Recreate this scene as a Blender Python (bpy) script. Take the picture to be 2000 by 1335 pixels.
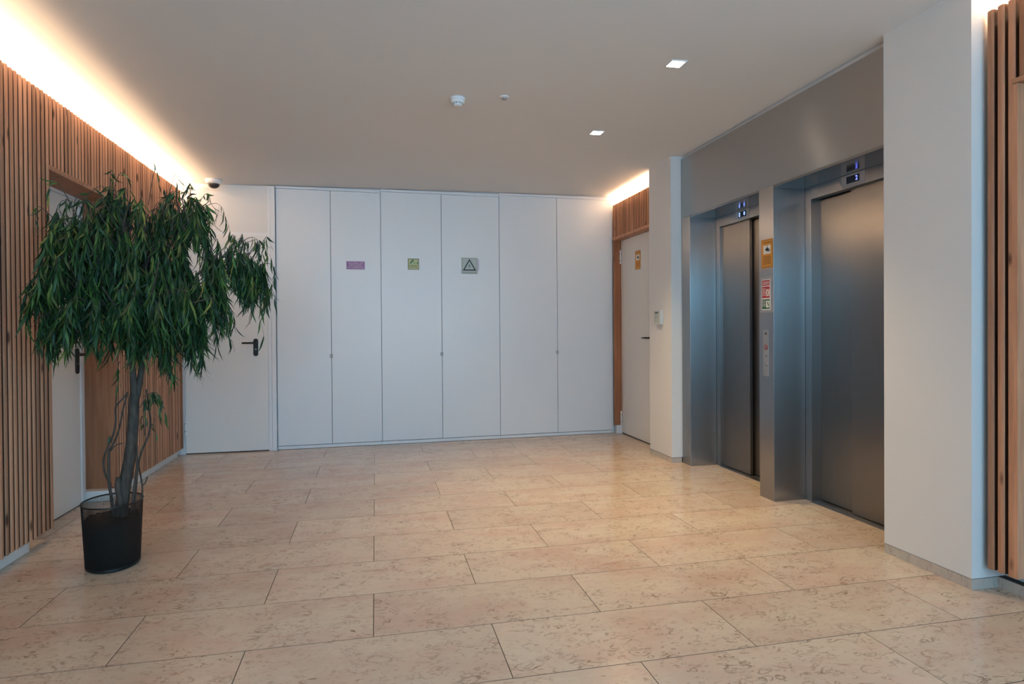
import bpy, bmesh, math, random
from mathutils import Vector, Matrix
random.seed(7)
S = bpy.context.scene
for o in list(bpy.data.objects): bpy.data.objects.remove(o, do_unlink=True)
COL = S.collection
sin, cos, pi = math.sin, math.cos, math.pi

# ------------------------------------------------------------------ camera
H = 1.25
yaw, pitch, roll = math.radians(12.42971588), math.radians(-0.49493788), math.radians(-0.41087284)
fw = Vector((sin(yaw)*cos(pitch), cos(yaw)*cos(pitch), sin(pitch)))
r0 = Vector((cos(yaw), -sin(yaw), 0)); u0 = r0.cross(fw)
rt = cos(roll)*r0 + sin(roll)*u0; up = -sin(roll)*r0 + cos(roll)*u0
cd = bpy.data.cameras.new('camera'); cam = bpy.data.objects.new('camera', cd); COL.objects.link(cam)
cam.matrix_world = Matrix(((rt.x, up.x, -fw.x, 0), (rt.y, up.y, -fw.y, 0), (rt.z, up.z, -fw.z, H), (0, 0, 0, 1)))
FPX = 1211.872
cd.sensor_width = 36; cd.lens = FPX*36/2000; cd.shift_y = -12.57/2000; cd.clip_start = .05
S.camera = cam

def at(x, y, Y):
    """world point on the plane y=Y seen at photo pixel x,y"""
    d = rt*((x-1000)/FPX) - up*((y-654.93)/FPX) + fw
    return Vector((0, 0, H)) + d*(Y/d.y)

# ------------------------------------------------------------------ world, lights, exposure
W = bpy.data.worlds.new('world'); S.world = W; W.use_nodes = True
W.node_tree.nodes['Background'].inputs[0].default_value = (.45, .72, 1, 1)
W.node_tree.nodes['Background'].inputs[1].default_value = 1.2
vs = S.view_settings
vs.view_transform = 'Standard'; vs.look = 'None'; vs.gamma = 1; vs.use_curve_mapping = False
vs.exposure = 0.0

def area(name, loc, direction, sx, sy, power, col, spread=180):
    l = bpy.data.lights.new(name, 'AREA'); l.shape = 'RECTANGLE'; l.size = sx; l.size_y = sy
    l.energy = power; l.color = col; l.spread = math.radians(spread)
    o = bpy.data.objects.new(name, l); COL.objects.link(o); o.location = loc
    o.rotation_euler = Vector(direction).to_track_quat('-Z', 'Y').to_euler()
    return o
# daylight through the glazed entrance behind the camera
area('daylight_sky', (2.6, -3.9, 2.28), (0, 1, -.02), 8.6, .90, 320, (.31, .69, 1.0))
area('daylight_street', (2.6, -3.9, .98), (0, 1, 0), 8.6, 1.66, 140, (.42, .72, 1.0))
WARM = (1.0, .66, .39)
def cove(name, x, y0, y1, z, watts):
    l = bpy.data.lights.new(name, 'AREA'); l.shape = 'RECTANGLE'; l.size = .03; l.size_y = y1-y0
    l.energy = watts; l.color = WARM
    o = bpy.data.objects.new(name, l); COL.objects.link(o); o.location = (x, (y0+y1)/2, z); o.rotation_euler = (pi, 0, 0)
cove('led_strip_left', -2.05, .62, 6.84, 2.655, 200)
cove('led_strip_right', 2.89, 5.90, 7.02, 2.66, 24)
cove('led_strip_entrance', 2.90, .7, 2.36, 2.64, 26)
# recessed square downlights are built with their fittings further down

# ------------------------------------------------------------------ materials
def mat(name, col=(.8, .8, .8), rough=.5, metal=0, spec=.5, **kw):
    m = bpy.data.materials.new(name); m.use_nodes = True
    b = m.node_tree.nodes['Principled BSDF']
    b.inputs['Base Color'].default_value = (*col, 1); b.inputs['Roughness'].default_value = rough
    b.inputs['Metallic'].default_value = metal; b.inputs['Specular IOR Level'].default_value = spec
    for k, v in kw.items(): b.inputs[k.replace('_', ' ')].default_value = v
    return m
class NT:
    def __init__(s, m): s.m = m; s.t = m.node_tree; s.b = s.t.nodes['Principled BSDF']
    def n(s, typ, **kw):
        x = s.t.nodes.new('ShaderNode'+typ)
        for k, v in kw.items():
            if k.startswith('i_'):
                key = k[2:]
                x.inputs[int(key) if key.isdigit() else key].default_value = v
            else: setattr(x, k, v)
        return x
    def l(s, a, b): s.t.links.new(a, b)
    def ramp(s, src, stops):
        x = s.t.nodes.new('ShaderNodeValToRGB'); e = x.color_ramp.elements
        while len(e) < len(stops): e.new(.5)
        for i, (p, c) in enumerate(stops):
            e[i].position = p; e[i].color = (*c, 1) if len(c) == 3 else c
        s.l(src, x.inputs[0]); return x
    def mix(s, f, a, b, mode='MIX'):
        x = s.t.nodes.new('ShaderNodeMix'); x.data_type = 'RGBA'; x.blend_type = mode
        for v, k in ((f, 0), (a, 6), (b, 7)):
            if hasattr(v, 'type') and hasattr(v, 'node'): s.l(v, x.inputs[k])
            else: x.inputs[k].default_value = v if k == 0 else (*v, 1)
        return x.outputs[2]
    def math(s, op, a, b=0.0, c=0.0):
        x = s.t.nodes.new('ShaderNodeMath'); x.operation = op
        for v, k in ((a, 0), (b, 1), (c, 2)):
            if hasattr(v, 'node'): s.l(v, x.inputs[k])
            else: x.inputs[k].default_value = v
        return x.outputs[0]
    def vmath(s, op, a, b):
        x = s.t.nodes.new('ShaderNodeVectorMath'); x.operation = op
        for v, k in ((a, 0), (b, 1)):
            if hasattr(v, 'node'): s.l(v, x.inputs[k])
            else: x.inputs[k].default_value = v
        return x.outputs[0]

def paint(name, col, rough=.6, amt=.03, spec=.4):
    m = mat(name, col, rough, spec=spec); N = NT(m)
    g = N.n('NewGeometry'); t = N.n('TexNoise', i_Scale=1.3, i_Detail=4.0); N.l(g.outputs['Position'], t.inputs['Vector'])
    c = N.mix(t.outputs[0], tuple(v*(1-amt) for v in col), tuple(min(1, v*(1+amt)) for v in col)); N.l(c, N.b.inputs['Base Color'])
    t2 = N.n('TexNoise', i_Scale=260.0); N.l(g.outputs['Position'], t2.inputs['Vector'])
    bp_ = N.n('Bump', i_Strength=.04, i_Distance=.001); N.l(t2.outputs[0], bp_.inputs['Height']); N.l(bp_.outputs[0], N.b.inputs['Normal'])
    return m
M = {}
M['ceiling'] = paint('ceiling_paint', (.785, .785, .785), .8, spec=.2)
M['wall'] = paint('white_wall_paint', (.69, .685, .68), .55)
M['lacquer'] = paint('white_laminate', (.74, .75, .765), .34, .02, spec=.5)
M['door'] = paint('white_steel_door', (.76, .745, .72), .42, .02)
M['frame'] = paint('white_frame_lacquer', (.76, .77, .79), .38, .02)
M['seam'] = mat('dark_gap', (.03, .03, .03), .8)
M['black'] = mat('black_plastic', (.012, .012, .013), .38)
M['white_plastic'] = mat('white_plastic', (.78, .78, .78), .35)
M['housing'] = mat('pale_grey_plastic', (.52, .55, .56), .4)
M['grey_plastic'] = mat('grey_plastic', (.35, .36, .37), .4)
M['dome'] = mat('tinted_dome', (.03, .028, .026), .12)
M['grout'] = mat('grout', (.15, .108, .082), .9, spec=.1)

def steel(name, col=(.36, .36, .36), rough=.31, aniso=.96, rot=.0, var=.05):
    m = mat(name, col, rough, 1.0); N = NT(m)
    N.b.inputs['Anisotropic'].default_value = aniso; N.b.inputs['Anisotropic Rotation'].default_value = rot
    tg = N.n('Tangent', direction_type='RADIAL', axis='Z'); N.l(tg.outputs[0], N.b.inputs['Tangent'])
    g = N.n('NewGeometry'); mp = N.n('Mapping'); N.l(g.outputs['Position'], mp.inputs[0])
    mp.inputs['Scale'].default_value = (220, 220, 2.2) if rot < .2 else (3, 3, 220)
    t = N.n('TexNoise', i_Scale=1.0, i_Detail=3.0); N.l(mp.outputs[0], t.inputs['Vector'])
    r = N.math('MULTIPLY_ADD', t.outputs[0], var, rough-var/2); N.l(r, N.b.inputs['Roughness'])
    c = N.mix(t.outputs[0], tuple(v*(1-var) for v in col), tuple(v*(1+var) for v in col)); N.l(c, N.b.inputs['Base Color'])
    return m
M['steel'] = steel('brushed_steel', rot=.0)
M['steel_header'] = steel('brushed_steel_header', (.47, .445, .42), .32, .95, .25, .015)
M['steel_door'] = steel('brushed_steel_door', (.25, .24, .23), .34, .97, .0)
M['steel_soffit'] = mat('polished_soffit_steel', (.36, .35, .34), .16, 1.0)
M['steel_dark'] = mat('dark_steel', (.12, .12, .12), .45, .8)
M['sill'] = mat('aluminium_sill', (.38, .38, .38), .35, 1)

def wood(name, a, b, dark):
    m = mat(name, a, .55, spec=.3); N = NT(m)
    g = N.n('NewGeometry'); oi = N.n('ObjectInfo')
    rv = N.n('CombineXYZ'); rr = N.math('MULTIPLY', oi.outputs['Random'], 37.0)
    N.l(rr, rv.inputs[0]); N.l(rr, rv.inputs[2])
    p = N.vmath('ADD', g.outputs['Position'], rv.outputs[0])
    mp = N.n('Mapping'); mp.inputs['Scale'].default_value = (30, 30, 1.6); N.l(p, mp.inputs[0])
    t = N.n('TexNoise', i_Scale=1.0, i_Detail=6.0, i_Roughness=.6, i_Distortion=.6); N.l(mp.outputs[0], t.inputs['Vector'])
    r = N.ramp(t.outputs[0], [(.3, b), (.62, a)])
    mk = N.n('Mapping'); mk.inputs['Scale'].default_value = (9, 9, 3.2); N.l(p, mk.inputs[0])
    v = N.n('TexVoronoi', i_Scale=1.0); N.l(mk.outputs[0], v.inputs['Vector'])
    k = N.ramp(v.outputs['Distance'], [(.07, (1, 1, 1)), (.15, (0, 0, 0))])
    c1 = N.mix(k.outputs[0], r.outputs[0], dark)
    hv = N.n('HueSaturation'); N.l(c1, hv.inputs['Color'])
    N.l(N.math('MULTIPLY_ADD', oi.outputs['Random'],   .46, .74), hv.inputs['Value'])
    N.l(hv.outputs[0], N.b.inputs['Base Color'])
    bp_ = N.n('Bump', i_Strength=.25, i_Distance=.002); N.l(t.outputs[0], bp_.inputs['Height']); N.l(bp_.outputs[0], N.b.inputs['Normal'])
    return m
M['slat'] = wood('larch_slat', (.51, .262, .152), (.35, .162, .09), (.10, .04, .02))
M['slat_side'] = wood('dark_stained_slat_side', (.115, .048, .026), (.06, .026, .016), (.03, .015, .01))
M['board'] = wood('larch_board', (.36, .16, .08), (.25, .10, .048), (.09, .035, .02))
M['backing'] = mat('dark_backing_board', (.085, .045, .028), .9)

def stone(name, base, pink, fade=1.0):
    m = mat(name, base, .2, spec=.42); N = NT(m)
    g = N.n('NewGeometry'); oi = N.n('ObjectInfo')
    cx = N.n('CombineXYZ'); N.l(N.math('MULTIPLY', oi.outputs['Random'], 61.0), cx.inputs[0]); N.l(N.math('MULTIPLY', oi.outputs['Random'], 173.0), cx.inputs[1])
    p = N.vmath('ADD', g.outputs['Position'], cx.outputs[0])
    def noise(scale, det=4.0, vec=p, dist=0.0, rough=.55):
        t = N.n('TexNoise', i_Scale=scale, i_Detail=det, i_Distortion=dist, i_Roughness=rough); N.l(vec, t.inputs['Vector']); return t.outputs[0]
    def mapped(sx, sy, vec=p):
        q = N.n('Mapping'); q.inputs['Scale'].default_value = (sx, sy, 1); N.l(vec, q.inputs[0]); return q.outputs[0]
    st = mapped(1, 1.9)
    # cloudy beige and pink
    n1 = noise(1.9, 6, st); c = N.mix(N.ramp(n1, [(.42, (0, 0, 0)), (.68, (1, 1, 1))]).outputs[0], base, pink)
    n2 = noise(14, 6, st, rough=.7); c = N.mix(N.ramp(n2, [(.35, (0, 0, 0)), (.75, (.6, .6, .6))]).outputs[0], c, tuple(v*.80 for v in base))
    # per-tile tone
    hs = N.n('HueSaturation'); N.l(c, hs.inputs['Color']); N.l(N.math('MULTIPLY_ADD', oi.outputs['Random'], .13, .935), hs.inputs['Value']); c = hs.outputs[0]
    # warped coordinates for the fossils
    wn = N.n('TexNoise', i_Scale=9.0, i_Detail=3.0); N.l(p, wn.inputs['Vector'])
    wv = N.vmath('SCALE', wn.outputs['Color'], (0, 0, 0)); wv.node.inputs['Scale'].default_value = .075
    pw = N.vmath('ADD', p, wv)
    patch = N.ramp(noise(2.6, 3), [(.36, (.22, .22, .22)), (.56, (1, 1, 1))]).outputs[0]
    def rings(sc, sx, sy, r0_, wdt, pres, seedoff):
        q = N.n('Mapping'); q.inputs['Scale'].default_value = (sx, sy, 1); q.inputs['Location'].default_value = (seedoff, seedoff*1.7, 0); N.l(pw, q.inputs[0])
        v = N.n('TexVoronoi', i_Scale=sc); v.voronoi_dimensions = '2D'; N.l(q.outputs[0], v.inputs['Vector'])
        d = v.outputs['Distance']; rr_ = N.n('SeparateColor'); N.l(v.outputs['Color'], rr_.inputs[0])
        rad = N.math('MULTIPLY_ADD', rr_.outputs[0], r0_*.9, r0_*.45)
        e = N.math('ABSOLUTE', N.math('SUBTRACT', d, rad))
        k = N.math('SUBTRACT', 1.0, N.math('DIVIDE', e, wdt)); k = N.math('MAXIMUM', k, 0.0)
        pr = N.math('LESS_THAN', rr_.outputs[1], pres)
        brk = N.ramp(noise(11, 3), [(.42, (0, 0, 0)), (.58, (1, 1, 1))]).outputs[0]
        return N.math('MULTIPLY', N.math('MULTIPLY', N.math('MULTIPLY', k, pr), brk), patch)
    brown = (base[0]*.30, base[1]*.21, base[2]*.16)
    dust = (base[0]*.40, base[1]*.34, base[2]*.30)
    c = N.mix(N.math('MULTIPLY', rings(6.0, 1, 1.9, .24, .045, .6, 3.1), .95*fade), c, dust)
    c = N.mix(N.math('MULTIPLY', rings(15, 1, 1.7, .28, .075, .48, 9.7), .80*fade), c, dust)
    c = N.mix(N.math('MULTIPLY', rings(31, 1, 2.4, .22, .16, .42, 5.3), .8*fade), c, brown)
    # dark slivers and red-brown veins
    n3 = noise(30, 3, mapped(1, 2.6, pw), dist=.8); k3 = N.ramp(n3, [(.66, (0, 0, 0)), (.70, (1, 1, 1))]).outputs[0]
    c = N.mix(N.math('MULTIPLY', N.math('MULTIPLY', k3, patch), .95*fade), c, brown)
    n4 = noise(4.2, 8, mapped(1, 2.2, pw), dist=1.6, rough=.72); k4 = N.ramp(n4, [(.60, (0, 0, 0)), (.66, (.8, .8, .8)), (.74, (1, 1, 1))]).outputs[0]
    c = N.mix(N.math('MULTIPLY', k4, .75*fade), c, (pink[0]*.60, pink[1]*.44, pink[2]*.37))
    n5 = noise(90, 2); k5 = N.ramp(n5, [(.66, (0, 0, 0)), (.72, (1, 1, 1))]).outputs[0]
    c = N.mix(N.math('MULTIPLY', k5, .28*fade), c, brown)
    N.l(c, N.b.inputs['Base Color'])
    N.l(N.math('MULTIPLY_ADD', n2, .06, .145), N.b.inputs['Roughness'])
    return m
M['stone'] = stone('jura_limestone', (.63, .495, .375), (.565, .375, .285))
M['stone_skirt'] = stone('limestone_skirting', (.50, .46, .41), (.48, .40, .35), .5)
M['skirt_white'] = paint('white_skirting', (.72, .71, .69), .5)

def emit(name, col, s):
    m = bpy.data.materials.new(name); m.use_nodes = True; t = m.node_tree; t.nodes.clear()
    e = t.nodes.new('ShaderNodeEmission'); e.inputs[0].default_value = (*col, 1); e.inputs[1].default_value = s
    o = t.nodes.new('ShaderNodeOutputMaterial'); t.links.new(e.outputs[0], o.inputs[0]); return m
M['lamp'] = emit('downlight_glow', (1, .92, .78), 22)
M['led_blue'] = emit('blue_led', (.16, .20, 1.0), 3.2)
M['led_pale'] = emit('pale_blue_led', (.25, .36, 1.0), 3.6)
M['led_glass'] = mat('display_glass', (.004, .005, .02), .12)
M['orange'] = mat('orange_sign', (.62, .27, .02), .45)
M['orange_dark'] = mat('orange_sign_print', (.27, .10, .01), .5)
M['sign_white'] = mat('sign_white', (.72, .72, .68), .5)
M['red'] = mat('sign_red', (.40, .02, .035), .45)
M['green'] = mat('sign_green', (.012, .10, .045), .45)
M['purple'] = mat('purple_label', (.24, .11, .26), .5)
M['lilac'] = mat('lilac_border', (.58, .52, .66), .5)
M['lime'] = mat('lime_sign', (.42, .48, .22), .45)
M['brass'] = mat('sign_border_olive', (.16, .14, .08), .5)
M['grey_sign'] = mat('pale_grey_sign', (.42, .46, .42), .4)
M['print'] = mat('black_print', (.015, .02, .02), .5)
M['red_led'] = mat('red_button_ring', (.25, .02, .03), .4)
M['acrylic'] = mat('acrylic_cover', (.9, .92, .93), .1, Alpha=.22)
M['soil'] = mat('dark_soil', (.02, .014, .01), .95)
M['wire'] = mat('black_wire', (.008, .008, .009), .45)
M['latch'] = mat('grey_latch', (.42, .43, .44), .5)
M['hinge'] = mat('white_hinge', (.82, .82, .80), .3)

m = mat('grey_bark', (.16, .13, .10), .85); N = NT(m); g = N.n('NewGeometry'); mp = N.n('Mapping'); mp.inputs['Scale'].default_value = (60, 60, 14)
N.l(g.outputs['Position'], mp.inputs[0]); t = N.n('TexNoise', i_Scale=1.0, i_Detail=6.0); N.l(mp.outputs[0], t.inputs['Vector'])
N.l(N.ramp(t.outputs[0], [(.3, (.025, .020, .016)), (.7, (.075, .062, .05))]).outputs[0], N.b.inputs['Base Color'])
b_ = N.n('Bump', i_Strength=.6, i_Distance=.004); N.l(t.outputs[0], b_.inputs['Height']); N.l(b_.outputs[0], N.b.inputs['Normal'])
M['bark'] = m
m = mat('willow_leaf', (.03, .08, .03), .48, spec=.28); N = NT(m); g = N.n('NewGeometry'); oi = N.n('ObjectInfo')
q = N.math('FRACT', N.math('ADD', g.outputs['Random Per Island'], N.math('MULTIPLY', oi.outputs['Random'], 7.3)))
N.l(N.ramp(q, [(0, (.006, .024, .010)), (.4, (.013, .045, .016)), (.72, (.028, .078, .020)), (.92, (.060, .125, .026)), (1, (.14, .15, .035))]).outputs[0], N.b.inputs['Base Color'])
N.b.inputs['Transmission Weight'].default_value = 0
M['leaf'] = m

# ------------------------------------------------------------------ mesh helpers
class MB:
    def __init__(s): s.bm = bmesh.new()
    def box(s, x0, x1, y0, y1, z0, z1, bev=0):
        b = bmesh.new(); bmesh.ops.create_cube(b, size=1)
        for v in b.verts: v.co = Vector((x0+(v.co.x+.5)*(x1-x0), y0+(v.co.y+.5)*(y1-y0), z0+(v.co.z+.5)*(z1-z0)))
        if bev: bmesh.ops.bevel(b, geom=list(b.edges), offset=bev, segments=2, affect='EDGES', profile=.5)
        s.add(b); return s
    def add(s, b, mtx=None):
        me = bpy.data.meshes.new('t'); b.to_mesh(me); b.free()
        if mtx: me.transform(mtx)
        s.bm.from_mesh(me); bpy.data.meshes.remove(me)
    def poly(s, pts, vec):
        """closed polygon extruded by vec"""
        vec = Vector(vec); a = [s.bm.verts.new(p) for p in pts]; b = [s.bm.verts.new(Vector(p)+vec) for p in pts]
        n = len(pts); s.bm.faces.new(a); s.bm.faces.new(b[::-1])
        for i in range(n): s.bm.faces.new((a[i], b[i], b[(i+1) % n], a[(i+1) % n]))
        return s
    def tube(s, pts, rads, seg=8, cap=True):
        pts = [Vector(p) for p in pts]; rings = []; prev = None
        if not hasattr(rads, '__len__'): rads = [rads]*len(pts)
        for i, p in enumerate(pts):
            d = (pts[min(i+1, len(pts)-1)]-pts[max(i-1, 0)]).normalized()
            if prev is None: a = d.orthogonal().normalized()
            else: a = (prev-d*prev.dot(d)).normalized()
            prev = a; c = d.cross(a)
            rings.append([s.bm.verts.new(p+(a*cos(2*pi*k/seg)+c*sin(2*pi*k/seg))*rads[i]) for k in range(seg)])
        for i in range(len(rings)-1):
            for k in range(seg): s.bm.faces.new((rings[i][k], rings[i][(k+1) % seg], rings[i+1][(k+1) % seg], rings[i+1][k]))
        if cap: s.bm.faces.new(rings[0][::-1]); s.bm.faces.new(rings[-1])
        return s
    def lathe(s, prof, c, seg=40, axis='z'):
        c = Vector(c); R_ = []
        for r, h in prof:
            ring = []
            for k in range(seg):
                a = 2*pi*k/seg
                v = Vector((r*cos(a), r*sin(a), h)) if axis == 'z' else (Vector((h, r*cos(a), r*sin(a))) if axis == 'x' else Vector((r*cos(a), h, r*sin(a))))
                ring.append(s.bm.verts.new(c+v))
            R_.append(ring)
        for i in range(len(R_)-1):
            for k in range(seg): s.bm.faces.new((R_[i][k], R_[i][(k+1) % seg], R_[i+1][(k+1) % seg], R_[i+1][k]))
        s.bm.faces.new(R_[0][::-1]); s.bm.faces.new(R_[-1]); return s
    def build(s, name, m, parent=None, kind=None, label=None, smooth=False, bevel=0):
        bmesh.ops.recalc_face_normals(s.bm, faces=s.bm.faces)
        me = bpy.data.meshes.new(name); s.bm.to_mesh(me); s.bm.free()
        o = bpy.data.objects.new(name, me); COL.objects.link(o); me.materials.append(m)
        if smooth:
            for f in me.polygons: f.use_smooth = True
        w = Vector((0, 0, 0)); q = parent
        while q: w += q.location; q = q.parent
        if parent:
            o.parent = parent; me.transform(Matrix.Translation(-w))
        if bevel:
            md = o.modifiers.new('bevel', 'BEVEL'); md.width = bevel; md.segments = 2; md.limit_method = 'ANGLE'
        if kind: o['kind'] = kind
        if label: o['label'] = label
        return o
def box(x0, x1, y0, y1, z0, z1, bev=0): return MB().box(x0, x1, y0, y1, z0, z1, bev)
def thing(name, loc, label=None, cat=None, group=None, kind=None):
    o = bpy.data.objects.new(name, None); o.empty_display_size = .05; COL.objects.link(o); o.location = loc
    if label: o['label'] = label
    if cat: o['category'] = cat
    if group: o['group'] = group
    if kind: o['kind'] = kind
    return o
def wpos(o):
    w = Vector((0, 0, 0))
    while o: w += o.location; o = o.parent
    return w
def place(mesh, name, loc, parent, rot=None):
    o = bpy.data.objects.new(name, mesh); COL.objects.link(o); o.parent = parent; o.location = Vector(loc)-wpos(parent)
    if rot is not None: o.rotation_euler = rot
    return o
def text(name, s, size, origin, ux, uy, m, parent, thick=.0006, align='CENTER', font_shear=0):
    """lettering on a plane: ux = reading direction, uy = up direction, returned as a mesh part"""
    c = bpy.data.curves.new('t', 'FONT'); c.body = s; c.size = size; c.extrude = thick; c.align_x = align; c.align_y = 'CENTER'; c.space_line = .85
    o = bpy.data.objects.new('t', c); COL.objects.link(o)
    dg = bpy.context.evaluated_depsgraph_get(); me = bpy.data.meshes.new_from_object(o.evaluated_get(dg))
    bpy.data.objects.remove(o, do_unlink=True); bpy.data.curves.remove(c)
    ux = Vector(ux).normalized(); uy = Vector(uy).normalized(); n = ux.cross(uy)
    me.transform(Matrix(((ux.x, uy.x, n.x, origin[0]), (ux.y, uy.y, n.y, origin[1]), (ux.z, uy.z, n.z, origin[2]), (0, 0, 0, 1))))
    me.transform(Matrix.Translation(-wpos(parent)))
    me.materials.clear(); me.materials.append(m)
    b = bpy.data.objects.new(name, me); COL.objects.link(b); b.parent = parent; return b

# ------------------------------------------------------------------ the setting
def yb(x): return 6.94 + .03*(x+1.95)            # back wall plane, very slightly skewed
def zc(x, y): return 2.794 + .0155*(x+1) + .003*(7-y)
XL, XR = -2.13, 2.92
YR = -3.8
# ceiling slab
mb = MB(); v = mb.bm.verts
pts = [(-4.2, YR-.2), (7.2, YR-.2), (7.2, 7.4), (-4.2, 7.4)]
mb.poly([(x, y, zc(x, y)) for x, y in pts], (0, 0, .2))
ceiling = mb.build('ceiling', M['ceiling'], kind='structure')
# floor: bed plus individual stone tiles
floor = thing('floor', (0, 0, 0), kind='structure')
box(-4.2, 7.2, YR-.2, 7.4, -.12, -.006).build('grout_bed', M['grout'], floor)
TW, TD, TX, TY = .98268, .42581, -.0178, 2.5933
GAP = .0017
tile_cache = {}
def tile_mesh(w, d):
    k = (round(w, 4), round(d, 4))
    if k not in tile_cache:
        b = bmesh.new(); w2, d2 = w/2, d/2; e = .0008
        lo = [b.verts.new((sx*w2, sy*d2, -.02)) for sx, sy in ((-1, -1), (1, -1), (1, 1), (-1, 1))]
        mi = [b.verts.new((sx*w2, sy*d2, -e)) for sx, sy in ((-1, -1), (1, -1), (1, 1), (-1, 1))]
        hi = [b.verts.new((sx*(w2-e), sy*(d2-e), 0)) for sx, sy in ((-1, -1), (1, -1), (1, 1), (-1, 1))]
        b.faces.new(hi); b.faces.new(lo[::-1])
        for i in range(4):
            j = (i+1) % 4
            for f in (b.faces.new((lo[i], lo[j], mi[j], mi[i])), b.faces.new((mi[i], mi[j], hi[j], hi[i]))): f.material_index = 1
        me = bpy.data.meshes.new('stone_tile'); b.to_mesh(me); b.free(); me.materials.append(M['stone']); me.materials.append(M['grout']); tile_cache[k] = me
    return tile_cache[k]
for r in range(-15, 11):
    y0 = TY + r*TD; y1 = y0+TD
    y1c = min(y1, 7.16)
    for k in range(-6, 8):
        c0 = 2*k + (r % 2); x0 = TX + c0*TW/2; x1 = x0+TW
        near = y0 > .35
        lx, hx = (-2.2, 3.3) if near else (-4.15, 7.15)
        a, b_ = max(x0, lx), min(x1, hx)
        if b_-a < .03: continue
        w, d = b_-a-GAP, y1c-y0-GAP*1.3
        place(tile_mesh(w, d), 'stone_tile', ((a+b_)/2, (y0+y1c)/2, 0), floor)

# walls
wl = box(-2.45, XL, .4, 7.3, 0, 3.0).build('wall_left', M['wall'], kind='structure')
bw = MB(); bw.poly([(-2.45, yb(-2.45), 0), (3.4, yb(3.4), 0), (3.4, yb(3.4)+.3, 0), (-2.45, yb(-2.45)+.3, 0)], (0, 0, 3.0)); bw.build('wall_back', M['wall'], kind='structure')
# right side masonry
box(XR, 3.4, 5.33, 7.3, 0, 3.0).build('wall_right', M['wall'], kind='structure')
box(2.697, 2.92, 5.33, 5.80, .05, 2.92).build('wall_right_column', M['wall'], kind='structure')
box(2.757, 2.955, 2.40, 2.918, .053, 2.92).build('wall_right_pier', M['wall'], kind='structure')
box(2.955, 3.6, .4, 2.918, 0, 3.0).build('wall_right_front', M['wall'], kind='structure')
# shaft wall above and behind the lifts
box(2.83, 3.5, 2.918, 5.33, 2.83, 3.0).build('wall_right_bulkhead', M['wall'], kind='structure')
box(3.20, 3.5, 2.918, 5.33, 0, 2.83).build('wall_right_shaft', M['seam'], kind='structure')
# entrance hall behind the camera
box(-4.4, -4.2, YR-.2, .6, 0, 3.0).build('wall_rear_left', M['wall'], kind='structure')
box(7.2, 7.4, YR-.2, .6, 0, 3.0).build('wall_rear_right', M['wall'], kind='structure')
box(-4.4, -2.45, .4, .6, 0, 3.0).build('wall_rear_left_return', M['wall'], kind='structure')
box(3.6, 7.4, .4, .6, 0, 3.0).build('wall_rear_right_return', M['wall'], kind='structure')
win = thing('window_1', (1.5, YR, 0), kind='structure')
box(-4.2, 7.2, YR-.06, YR+.04, 0, .14).build('sill_rail', M['steel_dark'], win)
box(-4.2, 7.2, YR-.06, YR+.04, 2.66, 2.76).build('head_rail', M['steel_dark'], win)
for i in range(8):
    x = -4.15 + i*1.62
    box(x-.03, x+.03, YR-.06, YR+.04, .14, 2.66).build('mullion', M['steel_dark'], win)
box(-4.2, 7.2, YR-.1, YR, 2.76, 3.0).build('wall_front', M['wall'], kind='structure')

# skirtings
trim = box(XL, -1.95, 5.155, 6.80, 0, .078, .004).build('baseboard_left', M['skirt_white'], kind='structure')
mbx = MB(); mbx.box(XL, -1.95, .5, 4.06, 0, .078, .004); mbx.lathe([(.02, 0), (.02, .078)], (-1.97, 4.06, 0), 24); mbx.build('baseboard_left_front', M['skirt_white'], kind='structure')
box(XL, -2.0, 6.80, 6.90, 0, .078, .002).build('baseboard_left_corner', M['frame'], kind='structure')
for nm, b in (('baseboard_right_column', (2.697, 2.80, 5.33, 5.80, 0, .046)), ('baseboard_right_pier', (2.757, 2.92, 2.40, 2.918, 0, .050)), ('baseboard_right_front', (2.912, 2.955, .5, 2.40, 0, .050))):
    g_ = thing(nm, (b[0], b[2], 0), kind='structure')
    box(*b).build('stone_strip', M['stone_skirt'], g_, bevel=.001)
    box(b[0]+.004, b[1]-.002, b[2]+.004, b[3]-.002, b[5], b[5]+.004).build('shadow_gap', M['seam'], g_)
box(2.697, 2.92, 5.33, 5.80, .046, .05).build('trim_1', M['seam'], kind='structure')

# ------------------------------------------------------------------ slat cladding
def slat_mesh(h, w=.0295, d=.045):
    """rounded softwood batten, front towards +x"""
    b = bmesh.new(); prof = [(-d/2, -w/2), (d/2-.006, -w/2), (d/2-.0015, -w/2+.004), (d/2, -w/2+.009), (d/2, w/2-.009), (d/2-.0015, w/2-.004), (d/2-.006, w/2), (-d/2, w/2)]
    n = len(prof)
    lo = [b.verts.new((x, y, 0)) for x, y in prof]; hi = [b.verts.new((x, y, h-.004)) for x, y in prof]
    tp = [b.verts.new((x*.9, y*.78, h)) for x, y in prof]
    b.faces.new(lo[::-1]); b.faces.new(tp)
    for i in range(n):
        j = (i+1) % n
        b.faces.new((lo[i], lo[j], hi[j], hi[i])); b.faces.new((hi[i], hi[j], tp[j], tp[i]))
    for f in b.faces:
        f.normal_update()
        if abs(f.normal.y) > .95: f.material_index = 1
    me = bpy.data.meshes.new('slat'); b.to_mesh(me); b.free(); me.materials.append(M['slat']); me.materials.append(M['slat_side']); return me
XS = -1.90
ZT, ZB = 2.683, .083
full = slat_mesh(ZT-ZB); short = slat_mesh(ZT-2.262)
cl = thing('slat_cladding', (-2.0, 4.2, 0), 'long slatted timber cladding along the left wall around a recessed doorway', 'wall cladding')
P = .04671; Y0 = 3.759
i = -58
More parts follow.
